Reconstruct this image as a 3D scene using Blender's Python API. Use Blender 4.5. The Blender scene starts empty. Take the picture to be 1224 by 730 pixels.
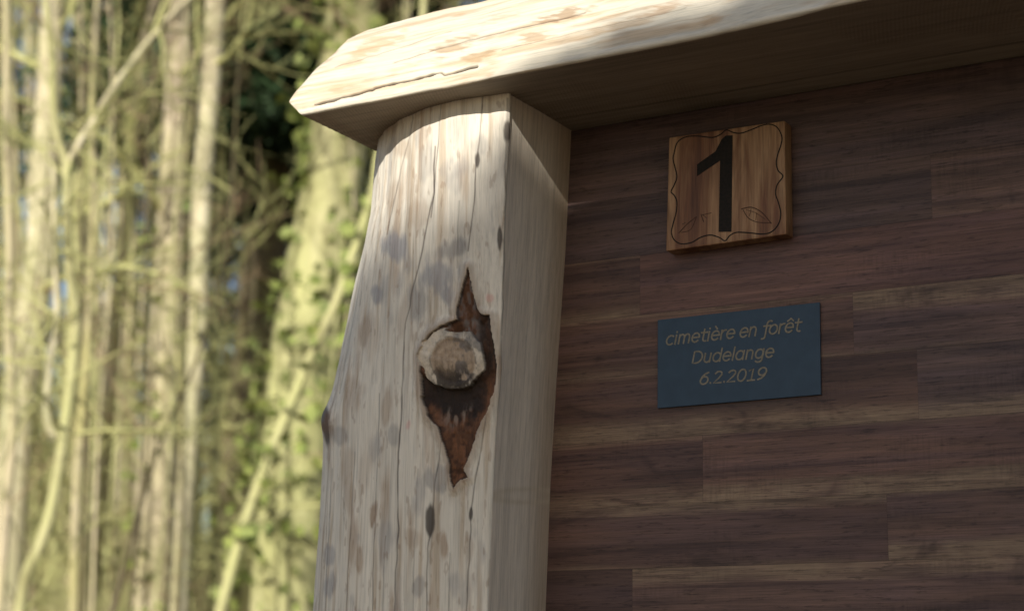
import bpy, math, random
import numpy as np
random.seed(7); rng = np.random.default_rng(11)
S = bpy.context.scene; COL = S.collection
# ------------------------------------------------------------------ camera
F = 2200.0                       # focal length in pixels of a 1224 px wide frame
def unit(v): v = np.asarray(v, float); return v/np.linalg.norm(v)
dH = np.array([-3812/F, -373/F, -1]); dZ = np.array([168/F, 9500/F, -1])
EZ = unit(dZ); EX = -unit(dH - EZ*(dH@EZ)); EY = np.cross(EZ, EX)
R = np.array([EX, EY, EZ])       # camera -> world
def ray(px, py): return R@np.array([(px-612)/F, -(py-365)/F, -1])
r0 = ray(860, 365); CAM = -r0*(2.0/np.linalg.norm(r0)); CAM[2] = 1.5
def onplane(px, py, ax, val):
    r = ray(px, py); return CAM + r*((val-CAM[ax])/r[ax])
def onplane_n(px, py, P, n):
    r = ray(px, py); return CAM + r*(np.dot(np.asarray(P)-CAM, n)/np.dot(r, n))
def at(px, py, D):               # point at horizontal distance D from the viewpoint
    r = ray(px, py); return CAM + r*(D/math.hypot(r[0], r[1]))
def proj(P):
    p = (np.asarray(P)-CAM)@R; return 612+F*p[..., 0]/-p[..., 2], 365-F*p[..., 1]/-p[..., 2]
cd = bpy.data.cameras.new('camera'); co = bpy.data.objects.new('camera', cd); COL.objects.link(co)
from mathutils import Matrix
m4 = Matrix([list(R[i])+[CAM[i]] for i in range(3)]+[[0, 0, 0, 1]]); co.matrix_world = m4
cd.sensor_width = 36; cd.lens = 36*F/1224; cd.clip_start = .05; cd.clip_end = 1000
cd.dof.use_dof = True; cd.dof.focus_distance = 1.94; cd.dof.aperture_fstop = 5.0; cd.dof.aperture_blades = 7
S.camera = co
# ------------------------------------------------------------------ light
ELEV, AZ = math.radians(24), math.radians(14)      # sun in front of the board, slightly right
SUN = np.array([math.cos(ELEV)*math.sin(AZ), -math.cos(ELEV)*math.cos(AZ), math.sin(ELEV)])
from mathutils import Vector
ld = bpy.data.lights.new('sun', 'SUN'); lo = bpy.data.objects.new('sun', ld); COL.objects.link(lo)
lo.rotation_euler = Vector(SUN).to_track_quat('Z', 'Y').to_euler(); lo.location = (4, -12, 9)
ld.energy = 5.0; ld.angle = math.radians(.53); ld.color = (1, .95, .86)
W = bpy.data.worlds.new('World'); S.world = W; W.use_nodes = True
wn = W.node_tree; bg = wn.nodes['Background']; sk = wn.nodes.new('ShaderNodeTexSky')
sk.sky_type = 'NISHITA'; sk.sun_disc = False; sk.sun_elevation = ELEV
sk.sun_rotation = math.atan2(SUN[0], SUN[1])
wn.links.new(sk.outputs[0], bg.inputs[0]); bg.inputs[1].default_value = .11
S.view_settings.view_transform = 'Standard'; S.view_settings.look = 'None'
S.view_settings.exposure = 0.25; S.view_settings.gamma = 1
S.cycles.max_bounces = 6
# ------------------------------------------------------------------ noise in numpy
def _h(i, seed):
    n = np.zeros(i.shape[:-1], np.uint64)
    for k, pr in enumerate((73856093, 19349663, 83492791)):
        n = n ^ (i[..., k].astype(np.int64).astype(np.uint64)*np.uint64(pr))
    n = n + np.uint64(seed*7919+13)
    n = (n ^ (n >> np.uint64(13)))*np.uint64(1274126177); n = n ^ (n >> np.uint64(16)); n = n*np.uint64(2246822519)
    n = n ^ (n >> np.uint64(15))
    return (n & np.uint64(0xFFFFFF)).astype(float)/0xFFFFFF
def vnoise(P, seed=0):
    i = np.floor(P); f = P-i; f = f*f*(3-2*f); o = 0
    for a in (0, 1):
        for b in (0, 1):
            for c in (0, 1):
                w = (f[..., 0] if a else 1-f[..., 0])*(f[..., 1] if b else 1-f[..., 1])*(f[..., 2] if c else 1-f[..., 2])
                o = o + w*_h(i+np.array([a, b, c]), seed)
    return o
def fbm(P, seed=0, oct=4):
    o = 0; a = .5; t = 0
    for k in range(oct):
        o = o + a*vnoise(P*(2.03**k), seed+k); t += a; a *= .5
    return o/t
def sstep(a, b, x): t = np.clip((x-a)/(b-a), 0, 1); return t*t*(3-2*t)
def mix(c, d, m): return c*(1-m[..., None])+np.asarray(d)*m[..., None]
def polydist(px, py, pts):       # distance to a polyline
    d = np.full(px.shape, 1e9)
    for (ax, ay), (bx, by) in zip(pts[:-1], pts[1:]):
        vx, vy = bx-ax, by-ay; t = np.clip(((px-ax)*vx+(py-ay)*vy)/(vx*vx+vy*vy+1e-9), 0, 1)
        d = np.minimum(d, np.hypot(px-ax-t*vx, py-ay-t*vy))
    return d
def inpoly(px, py, pts):
    ins = np.zeros(px.shape, bool); n = len(pts)
    for i in range(n):
        (ax, ay), (bx, by) = pts[i], pts[(i+1) % n]
        c = ((ay > py) != (by > py)) & (px < (bx-ax)*(py-ay)/((by-ay) if by != ay else 1e-9)+ax); ins ^= c
    return ins
def catmull(pts, n=6, closed=False):
    pts = [np.asarray(p, float) for p in pts]; N = len(pts); out = []
    for i in range(N if closed else N-1):
        g = (lambda k: pts[k % N]) if closed else (lambda k: pts[min(max(k, 0), N-1)])
        p0, p1, p2, p3 = g(i-1), g(i), g(i+1), g(i+2)
        for t in np.arange(n)/n:
            out.append(.5*(2*p1+(p2-p0)*t+(2*p0-5*p1+4*p2-p3)*t*t+(3*p1-p0-3*p2+p3)*t**3))
    if not closed: out.append(pts[-1])
    return np.array(out)
# ------------------------------------------------------------------ objects
def mesh_obj(name, V, Fc, mat, parent=None, smooth=False, colors=None, loc=None):
    me = bpy.data.meshes.new(name); V = np.asarray(V, float)
    if loc is not None: V = V-np.asarray(loc)
    if isinstance(Fc, np.ndarray):
        me.vertices.add(len(V)); me.vertices.foreach_set('co', V.astype(np.float32).ravel())
        k = Fc.shape[1]; me.loops.add(Fc.size); me.loops.foreach_set('vertex_index', Fc.astype(np.int32).ravel())
        me.polygons.add(len(Fc)); me.polygons.foreach_set('loop_start', np.arange(0, Fc.size, k, dtype=np.int32))
        me.update(calc_edges=True)
    else:
        me.from_pydata([tuple(v) for v in V], [], [tuple(f) for f in Fc])
    if colors is not None:
        a = me.color_attributes.new('Col', 'FLOAT_COLOR', 'POINT')
        a.data.foreach_set('color', np.concatenate([colors, np.ones((len(colors), 1))], 1).astype(np.float32).ravel())
    if smooth: me.polygons.foreach_set('use_smooth', np.ones(len(me.polygons), bool))
    me.materials.append(mat); me.validate(); me.update()
    o = bpy.data.objects.new(name, me); COL.objects.link(o)
    if parent is not None: o.parent = parent
    if loc is not None: o.location = loc
    return o
def empty(name, loc=(0, 0, 0)):
    o = bpy.data.objects.new(name, None); COL.objects.link(o); o.location = loc; o.empty_display_size = .1; return o
def tag(o, label=None, cat=None, group=None, kind=None):
    if label: o['label'] = label
    if cat: o['category'] = cat
    if group: o['group'] = group
    if kind: o['kind'] = kind
    return o
def place(o, root):              # keep a world-space mesh where it is under its empty
    o.parent = root; o.location = (o.location[0]-root.location[0], o.location[1]-root.location[1], o.location[2]-root.location[2]); return o
# ------------------------------------------------------------------ materials
class NT:
    def __init__(s, name):
        s.m = bpy.data.materials.new(name); s.m.use_nodes = True; s.t = s.m.node_tree
        s.b = s.t.nodes['Principled BSDF']; s.b.inputs['Specular IOR Level'].default_value = .25
    def n(s, typ, **kw):
        x = s.t.nodes.new(typ)
        for k, v in kw.items():
            if k in x.inputs: x.inputs[k].default_value = v
            else: setattr(x, k, v)
        return x
    def l(s, a, b): s.t.links.new(a, b)
    def noise(s, vec, scale, detail=4, rough=.55, dist=0):
        x = s.n('ShaderNodeTexNoise', Scale=scale, Detail=detail, Roughness=rough, Distortion=dist)
        if vec is not None: s.l(vec, x.inputs['Vector'])
        return x.outputs['Fac']
    def mapping(s, vec, sc):
        x = s.n('ShaderNodeMapping'); x.inputs['Scale'].default_value = sc; s.l(vec, x.inputs['Vector']); return x.outputs[0]
    def ramp(s, fac, stops):
        x = s.n('ShaderNodeValToRGB'); e = x.color_ramp.elements
        while len(e) < len(stops): e.new(.5)
        for q, (p, c) in zip(e, stops):
            q.position = p; q.color = (*c, 1) if len(c) == 3 else c
        s.l(fac, x.inputs[0]); return x.outputs[0]
    def mixc(s, fac, a, b, mode='MIX'):
        x = s.n('ShaderNodeMix', data_type='RGBA', blend_type=mode)
        for k, v in ((0, fac), (6, a), (7, b)):
            if isinstance(v, (int, float)): x.inputs[k].default_value = v
            elif isinstance(v, tuple): x.inputs[k].default_value = (*v, 1)
            else: s.l(v, x.inputs[k])
        return x.outputs[2]
    def math(s, op, a, b=0.0, c=0.0, clamp=False):
        x = s.n('ShaderNodeMath', operation=op, use_clamp=clamp)
        for k, v in ((0, a), (1, b), (2, c)):
            if isinstance(v, (int, float)): x.inputs[k].default_value = v
            else: s.l(v, x.inputs[k])
        return x.outputs[0]
    def bump(s, h, strength, dist=.002):
        x = s.n('ShaderNodeBump', Strength=strength, Distance=dist); s.l(h, x.inputs['Height']); s.l(x.outputs[0], s.b.inputs['Normal'])
    def out(s, col, rough=.7):
        if isinstance(col, tuple): s.b.inputs['Base Color'].default_value = (*col, 1)
        else: s.l(col, s.b.inputs['Base Color'])
        s.b.inputs['Roughness'].default_value = rough; return s.m
def gray(v): return (v, v, v)
def attr(t, name='Col'):
    x = t.n('ShaderNodeAttribute'); x.attribute_name = name; return x.outputs['Color']
def objco(t): return t.n('ShaderNodeTexCoord').outputs['Object']
def mat_carved(name, sc_fine, rough=.62, strength=.35):      # vertex colours (stains, cracks) times fine grain
    t = NT(name); oc = objco(t)
    g = t.noise(t.mapping(oc, sc_fine), 1, 5, .6)
    g2 = t.noise(t.mapping(oc, tuple(x*3 for x in sc_fine)), 1, 3, .6)
    c = t.mixc(1.0, attr(t), t.ramp(g, [(.3, gray(.80)), (.52, gray(1.0)), (.75, gray(1.08))]), 'MULTIPLY')
    c = t.mixc(.6, c, t.ramp(g2, [(.32, gray(.72)), (.5, gray(1.0))]), 'MULTIPLY')
    t.bump(t.math('ADD', g, t.math('MULTIPLY', g2, .5)), strength, .0012)
    return t.out(c, rough)
M_post = mat_carved('peeled_log', (260, 260, 9))
M_beam = mat_carved('sawn_slab', (9, 220, 220))
M_scar = mat_carved('bark_scar', (300, 300, 120), .75, .8)
def mat_panel():
    t = NT('walnut_panel')
    uv = t.n('ShaderNodeUVMap', uv_map='lam').outputs[0]
    sep = t.n('ShaderNodeSeparateXYZ'); t.l(uv, sep.inputs[0]); u, v = sep.outputs[0], sep.outputs[1]
    sp = t.n('ShaderNodeSeparateColor'); t.l(attr(t, 'sap'), sp.inputs[0]); top, bot, rnd = sp.outputs
    def vec(su, sv, off=0.0):
        c = t.n('ShaderNodeCombineXYZ'); t.l(t.math('MULTIPLY', u, su), c.inputs[0]); t.l(t.math('MULTIPLY', v, sv), c.inputs[1])
        t.l(t.math('MULTIPLY_ADD', rnd, 37.0, off), c.inputs[2]); return c.outputs[0]
    big = t.noise(vec(3.0, 2.2), 1, 4, .6, .8)
    band = t.noise(vec(2.2, 8.0, 5.), 1, 5, .62, .5)
    fine = t.noise(vec(16, 75, 9.), 1, 5, .7)
    pore = t.noise(vec(45, 26, 3.), 1, 3, .7)
    saw = t.noise(vec(340, 2.6, 2.), 1, 3, .6)
    sawm = t.noise(vec(7, 1.2, 4.), 1, 3, .55)
    blot = t.noise(vec(9, 1.3, 12.), 1, 3, .6, 1.2)
    heart = t.ramp(t.math('ADD', t.math('MULTIPLY', big, .55), t.math('MULTIPLY', band, .45)),
                   [(.30, (.036, .022, .019)), (.43, (.074, .045, .037)), (.52, (.112, .069, .054)), (.66, (.165, .102, .077)), (.8, (.22, .138, .10))])
    heart = t.mixc(1.0, heart, attr(t, 'tone'), 'MULTIPLY')
    hue = t.noise(vec(5, 3.2, 21.), 1, 3, .55, .6)
    heart = t.mixc(t.ramp(hue, [(.42, gray(0)), (.62, gray(.8))]), heart, t.mixc(1.0, heart, (.90, .93, 1.10), 'MULTIPLY'))
    vw = t.math('MULTIPLY_ADD', t.math('SUBTRACT', band, .5), .22, t.math('MULTIPLY_ADD', t.math('SUBTRACT', big, .5), .45, v))
    mt = t.n('ShaderNodeMapRange', interpolation_type='SMOOTHSTEP'); t.l(t.math('ADD', vw, top), mt.inputs[0]); mt.inputs[1].default_value = .90; mt.inputs[2].default_value = 1.08
    mb = t.n('ShaderNodeMapRange', interpolation_type='SMOOTHSTEP'); t.l(t.math('SUBTRACT', bot, vw), mb.inputs[0]); mb.inputs[1].default_value = -.10; mb.inputs[2].default_value = .14
    sapm = t.math('MULTIPLY', t.math('MAXIMUM', mt.outputs[0], mb.outputs[0]), t.math('GREATER_THAN', t.math('ADD', top, bot), .02))
    sap = t.ramp(t.math('ADD', t.math('MULTIPLY', band, .6), t.math('MULTIPLY', fine, .4)), [(.35, (.155, .105, .07)), (.6, (.27, .19, .123))])
    c = t.mixc(t.math('MULTIPLY', sapm, t.ramp(blot, [(.32, gray(.25)), (.62, gray(.9))])), heart, sap)
    c = t.mixc(1.0, c, t.ramp(fine, [(.32, gray(.58)), (.5, gray(1.)), (.68, gray(1.28))]), 'MULTIPLY')
    c = t.mixc(.8, c, t.ramp(pore, [(.34, gray(.45)), (.44, gray(1.))]), 'MULTIPLY')
    sm = t.ramp(sawm, [(.5, gray(0)), (.66, gray(1))])
    c = t.mixc(t.math('MULTIPLY', sm, .38), c, t.mixc(1.0, c, t.ramp(saw, [(.38, gray(.55)), (.55, gray(1.05))]), 'MULTIPLY'))
    c = t.mixc(.8, c, t.ramp(blot, [(.28, gray(.55)), (.40, gray(1.))]), 'MULTIPLY')
    e = t.math('MINIMUM', v, t.math('SUBTRACT', 1.0, v))
    c = t.mixc(.4, c, t.ramp(e, [(0, gray(.45)), (.014, gray(1))]), 'MULTIPLY')
    t.bump(t.math('ADD', fine, pore), .25, .0006)
    t.b.inputs['Specular IOR Level'].default_value = .3
    return t.out(c, .55)
M_panel = mat_panel()
def mat_plaque():
    t = NT('acacia_plaque'); oc = objco(t)
    a = t.noise(t.mapping(oc, (38, 20, 5)), 1, 4, .6, .6); b = t.noise(t.mapping(oc, (420, 200, 22)), 1, 4, .6)
    c = t.ramp(a, [(.28, (.055, .021, .012)), (.42, (.145, .062, .030)), (.50, (.225, .118, .058)), (.62, (.34, .205, .11)), (.78, (.16, .07, .035))])
    c = t.mixc(.8, c, t.ramp(b, [(.3, gray(.62)), (.55, gray(1.08))]), 'MULTIPLY')
    t.bump(b, .2, .0006); return t.out(c, .5)
M_plaque = mat_plaque()
def mat_plain(name, c1, c2, sc, rough, spec=.3):
    t = NT(name); n = t.noise(objco(t), sc, 5, .6)
    t.b.inputs['Specular IOR Level'].default_value = spec
    t.bump(n, .15, .0006); return t.out(t.ramp(n, [(.35, c1), (.65, c2)]), rough)
M_burn = mat_plain('burnt_engraving', (.006, .005, .004), (.016, .011, .008), 300, .8)
M_burn2 = mat_plain('scorched_line', (.035, .016, .009), (.075, .034, .018), 300, .8)
M_plate = mat_plain('blue_laminate', (.016, .038, .066), (.021, .046, .077), 60, .45)
M_text = mat_plain('engraved_lettering', (.145, .125, .088), (.225, .195, .145), 400, .6)
def mat_bark(name, dark, mid, light, sc=(9, 9, 2.2), moss=None):
    t = NT(name); oc = objco(t)
    n1 = t.noise(t.mapping(oc, sc), 1, 5, .6, .4); n2 = t.noise(oc, 1.3, 3, .5)
    c = t.ramp(n1, [(.30, dark), (.48, mid), (.70, light)])
    if moss: c = t.mixc(t.ramp(n2, [(.42, gray(0)), (.60, gray(.85))]), c, moss)
    t.bump(n1, .6, .02); return t.out(c, .85)
M_bark_pale = mat_bark('pale_bark', (.28, .24, .15), (.52, .46, .30), (.64, .58, .41), moss=(.44, .42, .24))
M_bark_tan = mat_bark('tan_bark', (.25, .20, .14), (.50, .42, .29), (.62, .53, .38), moss=(.44, .40, .22))
M_bark_mid = mat_bark('grey_bark', (.18, .15, .10), (.36, .31, .20), (.50, .43, .30), moss=(.38, .35, .14))
M_bark_moss = mat_bark('mossy_bark', (.20, .18, .08), (.40, .38, .19), (.54, .50, .28), moss=(.42, .42, .18))
M_bark_dark = mat_bark('dark_bark', (.05, .038, .026), (.10, .078, .05), (.16, .125, .08), moss=(.13, .115, .05))
M_twig = mat_plain('twig_bark', (.27, .27, .105), (.50, .49, .21), 3, .85)
M_twig_brown = mat_plain('brown_twig', (.20, .135, .075), (.33, .24, .14), 3, .85)
M_ivy = mat_plain('ivy_leaf', (.12, .165, .035), (.31, .35, .10), 9, .6, .3)
M_fir = mat_plain('conifer_needles', (.012, .028, .010), (.032, .062, .020), 4, .7)
M_ever = mat_plain('evergreen_leaf', (.03, .06, .02), (.07, .11, .035), 6, .5)
M_far = mat_plain('far_wood_haze', (.13, .15, .055), (.33, .34, .14), .6, .9)
def mat_ground():
    t = NT('leaf_litter'); oc = objco(t); a = t.noise(oc, 5, 6, .7); b = t.noise(oc, .35, 3, .5)
    c = t.ramp(a, [(.3, (.06, .038, .026)), (.5, (.13, .083, .055)), (.7, (.22, .15, .10))])
    c = t.mixc(t.ramp(b, [(.5, gray(0)), (.66, gray(.6))]), c, (.13, .13, .04))
    t.bump(a, 1, .05); return t.out(c, .95)
M_ground = mat_ground()

# ================================================================== GROUND
def ground_z(x, y):
    s = np.clip(y-1.5, 0, 34); s = s*s/(s+3.0+1e-9)
    return .195*s + .02*np.clip(y-36, 0, 400)
gx = np.concatenate([np.linspace(-300, -45, 14), np.linspace(-42, 26, 120), np.linspace(30, 300, 14)])
gy = np.concatenate([np.linspace(-150, -12, 10), np.linspace(-10, 46, 110), np.linspace(50, 400, 18)])
GX, GY = np.meshgrid(gx, gy, indexing='ij')
GP = np.stack([GX, GY, np.zeros_like(GX)], -1)
GZ = ground_z(GX, GY) + (fbm(GP*.45, 5)-.5)*.35*np.clip((np.abs(GY-1)-1.5)/5, 0, 1)
def grid_faces(n, m, closed=False):
    i, j = np.meshgrid(np.arange(n-1), np.arange(m if closed else m-1), indexing='ij'); j2 = (j+1) % m
    return np.stack([i*m+j, (i+1)*m+j, (i+1)*m+j2, i*m+j2], -1).reshape(-1, 4)
tag(mesh_obj('ground', np.stack([GX, GY, GZ], -1).reshape(-1, 3), grid_faces(*GX.shape), M_ground, smooth=True), kind='structure')

# ================================================================== NOTICE BOARD
board = empty('notice_board', (.4, 0, 0))
tag(board, 'sturdy wooden notice board with peeled log post, slab beam and dark walnut panel', 'notice board')
ZU = 2.1785                      # underside of the beam
# ---- the peeled half-log post
def tab(z, zs, vs): return np.interp(z, zs, vs)
zk = [0, 1.63, 1.768, 1.881, 2.035, 2.175]
xr_k = [-.225, -.2105, -.2062, -.2003, -.1904, -.1846]
yr_k = [-.124, -.1226, -.1236, -.124, -.1370, -.1420]
sil = [(456, 160), (450, 195), (443, 260), (425, 340), (407, 430), (396, 475), (389, 500), (388, 525), (387, 570), (381, 650), (375, 730)]
YS = -.058
sp = np.array([onplane(a, b, 1, YS) for a, b in sil]); o_ = np.argsort(sp[:, 2]); sz, sx = sp[o_, 2], sp[o_, 0]
sz = np.concatenate([[0], sz]); sx = np.concatenate([[sx[0]-.035], sx])
zr = np.concatenate([np.linspace(0, 1.56, 40), np.linspace(1.565, ZU+.002, 660)])
smz = lambda a: np.convolve(np.pad(a, 6, mode='edge'), np.ones(13)/13, 'valid')
XR = smz(tab(zr, zk, xr_k)); YR = smz(tab(zr, zk, yr_k)); XS = smz(tab(zr, sz, sx))
nf, nr, nb = 330, 90, 40
rowsP = []
tR = unit([-.955, -.28]); tS = np.array([-.552, .834])
for z, xr, yr, xs in zip(zr, XR, YR, XS):
    A = np.array([xr, yr]); B = np.array([xs, YS]); L = np.linalg.norm(A-B)
    t = np.linspace(0, 1, nf)[:, None]
    P0, P1, P2, P3 = A, A+tR*L*.36, B-tS*L*.36, B
    fr = (1-t)**3*P0+3*(1-t)**2*t*P1+3*(1-t)*t*t*P2+t**3*P3
    rt = np.stack([np.full(nr, xr), np.linspace(.085, yr, nr)], 1)
    k = np.linspace(0, 1, nb+1)[1:, None]
    b1 = B+tS*.07; b2 = np.array([xs+.01, .085])
    bk = (1-k)**2*B+2*(1-k)*k*b1+k*k*b2
    prof = np.concatenate([rt[:-1], fr, bk])
    # round the ridge a little
    q = nr-1
    for _ in range(3): prof[q-4:q+5] = (prof[q-5:q+4]+2*prof[q-4:q+5]+prof[q-3:q+6])/4
    rowsP.append(np.concatenate([prof, np.full((len(prof), 1), z)], 1))
PP = np.array(rowsP); nZ, nU = PP.shape[:2]
du = np.gradient(PP, axis=1); dv = np.gradient(PP, axis=0); NN = np.cross(du, dv); NN /= np.linalg.norm(NN, axis=2, keepdims=True)+1e-12
if (NN[300, nr+100]@np.array([0, -1, 0])) < 0: NN = -NN
isF = np.zeros((nZ, nU)); isF[:, nr-1:] = 1
px, py = proj(PP)
vis = (np.einsum('ijk,ijk->ij', NN, CAM-PP) > -.02) & (PP[..., 2] > 1.55)
FV = isF*vis
disp = np.zeros((nZ, nU))
up3 = lambda s, q: PP*np.array(s)+q
disp += isF*((fbm(up3((28, 28, 3.2), 3.), 1, 3)-.5)*.007+(fbm(up3((90, 90, 8), 1.), 2, 3)-.5)*.0022)
disp += (1-isF)*(fbm(up3((60, 60, 5), 2.), 3, 3)-.5)*.0012
# colour
Wd = (fbm(PP*np.array([10, 10, 6.]), 21, 3)-.5)
cream = np.array([.695, .64, .54])
C = np.ones((nZ, nU, 3))*cream
lfq = fbm(up3((30, 30, 4), 9.), 8, 4); C *= (.86+.28*lfq)[..., None]
st = fbm(up3((150, 150, 6), 4.), 4, 4); C = mix(C, (.40, .29, .18), isF*sstep(.52, .72, st)*.55)
st2 = fbm(up3((60, 60, 10), 14.), 5, 4); C = mix(C, (.34, .22, .13), isF*sstep(.57, .76, st2)*.55)
st3 = fbm(up3((45, 45, 20), 24.), 6, 4); C = mix(C, (.27, .26, .265), isF*sstep(.60, .78, st3)*.4)
spk = fbm(up3((200, 200, 60), 31.), 7, 3); C = mix(C, (.26, .165, .10), isF*sstep(.66, .76, spk)*.38)
# sawn right face: straight fine grain, plain colour, one faint knot ring
g1 = fbm(up3((9, 260, 2.5), 2.), 12, 3); rf = 1-isF
C = np.where((isF == 0)[..., None], (np.array([.74, .65, .535])*(.84+.32*g1)[..., None]), C)
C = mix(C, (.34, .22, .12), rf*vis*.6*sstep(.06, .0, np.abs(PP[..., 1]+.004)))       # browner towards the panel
kd = np.hypot((px-630)/40, (py-592)/8); C = mix(C, (.62, .52, .38), rf*vis*.6*np.exp(-(kd-1)**2*8))
def ell(x, y, rx, ry, ang=0, soft=.55, jag=.5):
    a = math.radians(ang); dx, dy = px-x, py-y; u_ = (dx*math.cos(a)+dy*math.sin(a))/rx; v_ = (-dx*math.sin(a)+dy*math.cos(a))/ry
    wob = (fbm(np.stack([px*.16, py*.035, np.full(px.shape, x*.3)], -1), 33, 4)-.5)*jag*3.6; soft = soft-.02
    return sstep(1+soft, 1-soft*.6, np.hypot(u_, v_)+wob)
GREY, BLUE, BROWN, DARK = (.22, .21, .21), (.27, .27, .295), (.28, .165, .085), (.035, .025, .02)
stains = [(471, 294, 13, 12, 0, BLUE, .85), (541, 298, 16, 9, -20, GREY, .7), (522, 330, 22, 12, -20, BLUE, .75), (533, 352, 10, 11, 0, BLUE, .85),
          (500, 362, 12, 17, 15, GREY, .6), (450, 353, 4, 8, 0, BLUE, .75), (500, 255, 11, 14, 0, BROWN, .35), (509, 195, 9, 16, 0, GREY, .4), (545, 215, 9, 12, 0, GREY, .35),
          (436, 400, 5, 16, 10, BROWN, .45), (462, 485, 5, 18, 5, BROWN, .5), (440, 400, 10, 20, 0, BROWN, .25), (408, 520, 9, 8, -30, GREY, .55),
          (445, 616, 4, 12, 8, BROWN, .8), (529, 648, 4, 15, 0, BROWN, .7), (492, 643, 9, 9, 0, BROWN, .4), (429, 669, 4, 12, 5, BROWN, .6), (393, 698, 6, 11, 0, BLUE, .6),
          (394, 664, 5, 9, 0, BLUE, .6), (500, 701, 6, 8, 0, GREY, .6), (470, 520, 6, 9, 0, GREY, .5), (524, 572, 18, 10, -10, GREY, .65), (482, 375, 6, 22, 10, BROWN, .3),
          (575, 175, 9, 10, 0, GREY, .4), (480, 178, 9, 10, 0, BROWN, .4), (420, 590, 5, 22, 0, BROWN, .35), (425, 470, 9, 14, 0, BROWN, .3), (544, 150, 8, 14, 0, GREY, .3),
          (415, 560, 6, 20, 5, BROWN, .35), (437, 560, 8, 25, 5, BROWN, .25), (560, 655, 5, 12, 0, BROWN, .35), (470, 235, 7, 16, 8, BROWN, .35), (489, 215, 5, 20, 5, BROWN, .3)]
for x, y, rx, ry, a, c, k in stains: C = mix(C, c, FV*ell(x, y, rx, ry*1.15, a)*k*.82)
for x, y, rx, ry in [(597.8, 285, 3.2, 13), (606, 157, 4, 13), (514, 620, 5, 16), (563, 612, 2.5, 8), (571, 190, 3, 9), (393, 505, 3, 22)]:
    C = mix(C, DARK, vis*ell(x, y, rx, ry, 0, .4, .35)*.85)
for x, y, rx, ry in [(586, 356, 4, 5), (488, 508, 3, 7)]: C = mix(C, (.60, .25, .22), FV*ell(x, y, rx, ry, 15)*.45)
cracks = [([(519, 175), (517.7, 230), (505, 298), (493, 347), (484, 387), (481, 429), (480, 490), (476, 541), (476, 630), (470, 740)], 1.0, .95),
          ([(453, 470), (450, 560), (447, 641), (444, 740)], .6, .6), ([(425, 540), (413, 740)], .5, .5),
          ([(529, 527), (520, 577), (517, 619), (511, 655), (509, 740)], .7, .8), ([(583, 495), (570, 566), (563, 612), (561, 669), (556, 740)], .8, .9),
          ([(576, 112), (573, 158), (568.6, 204), (566, 245), (560, 300)], .8, .85), ([(526, 120), (524, 148), (521, 197), (515, 260)], .7, .75),
          ([(492, 140), (478, 205), (462, 280)], .6, .55), ([(538, 660), (536, 740)], .5, .5), ([(500, 560), (496, 640), (493, 740)], .5, .4),
          ([(606, 118), (604, 230), (602, 330), (600, 400)], .9, .75), ([(548, 240), (545, 320)], .5, .5), ([(440, 300), (420, 400), (407, 470)], .5, .45),
          ([(460, 640), (456, 740)], .5, .45), ([(398, 560), (388, 740)], .5, .45)]
for pts, w, k in cracks:
    d = polydist(px+(vnoise(np.stack([px*0, py*.06, px*0+w], -1), 40)-.5)*1.6, py, pts)
    dep = sstep(w*.8+.7, w*.2, d)*(.55+.6*vnoise(np.stack([px*0, py*.05, px*0+3*w], -1), 41))
    C = mix(C, (.075, .058, .048), np.clip(vis*dep*k*.85, 0, 1)); disp -= vis*dep*.0006*k
lk = np.exp(-((px-392)/9)**2-((py-503)/17)**2)*FV; disp += .0042*lk; C = mix(C, (.15, .085, .05), np.clip(lk*1.1, 0, .8)*sstep(.35, .6, fbm(np.stack([px*.2, py*.1, px*0], -1), 44, 3)))
# eye-shaped bark scar with the branch stub
def o7(l): return [(480+a/2.435, 300+b/2.435) for a, b in l]
scar_poly = o7([(196, 48), (210, 110), (220, 165), (235, 185), (258, 188), (262, 235), (274, 290), (278, 345), (270, 410), (248, 475), (222, 525), (205, 580), (182, 632), (192, 658),
                (170, 665), (152, 690), (143, 668), (140, 620), (128, 575), (108, 512), (78, 480), (62, 430), (55, 350), (57, 300), (80, 245), (120, 215), (165, 200), (160, 170), (172, 130), (185, 90)])
wobx = (fbm(np.stack([px*.09, py*.09, px*0], -1), 50, 3)-.5)*3.5; woby = (fbm(np.stack([px*.09, py*.09, px*0+9], -1), 51, 3)-.5)*3.5
scar = inpoly(px+wobx, py+woby, scar_poly) & (FV > 0)
sd = polydist(px, py, scar_poly+scar_poly[:1])
sx_, sy_ = 480+148/2.435, 300+312/2.435
rs = np.hypot((px-(sx_-1))/38.0, (py-sy_)/37.0)                     # outer cream ring
rin = np.hypot((px-(sx_+1))/27.0, (py-(sy_+3))/29.0)                # dry inner face
cut = 449+np.abs(px-sx_)*-.10+wobx*1.6+5*np.cos((px-sx_)/34*1.57)                         # broken lower edge of the stub
bn0 = fbm(np.stack([px*.075, py*.075, px*0+4], -1), 57, 4)
stub = (rs+wobx*.02+(bn0-.5)*.26 < 1) & (py < cut+10) & (FV > 0) & ~((py < sy_-30+(bn0-.5)*14) & (px > sx_-4+(bn0-.5)*20))
inside = scar & ~stub
depth = np.where(inside, -np.clip(sd/12, 0, 1)*.008, 0)
bn = fbm(np.stack([px*.16, py*.16, px*0+4], -1), 52, 4)
depth += inside*(bn-.5)*.0035
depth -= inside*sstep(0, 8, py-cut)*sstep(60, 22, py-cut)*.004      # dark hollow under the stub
depth += FV*(~scar & ~stub)*sstep(12, 0, sd)*.0035                   # raised lip
depth += stub*(.0012*sstep(1.04, .85, rs)-.0022*sstep(1.0, .8, rin)+(bn-.5)*.003-.0045*sstep(-20, 4, py-cut+(bn-.5)*16))
disp += depth
bc = np.ones((nZ, nU, 3))*np.array([.165, .072, .034])
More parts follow.
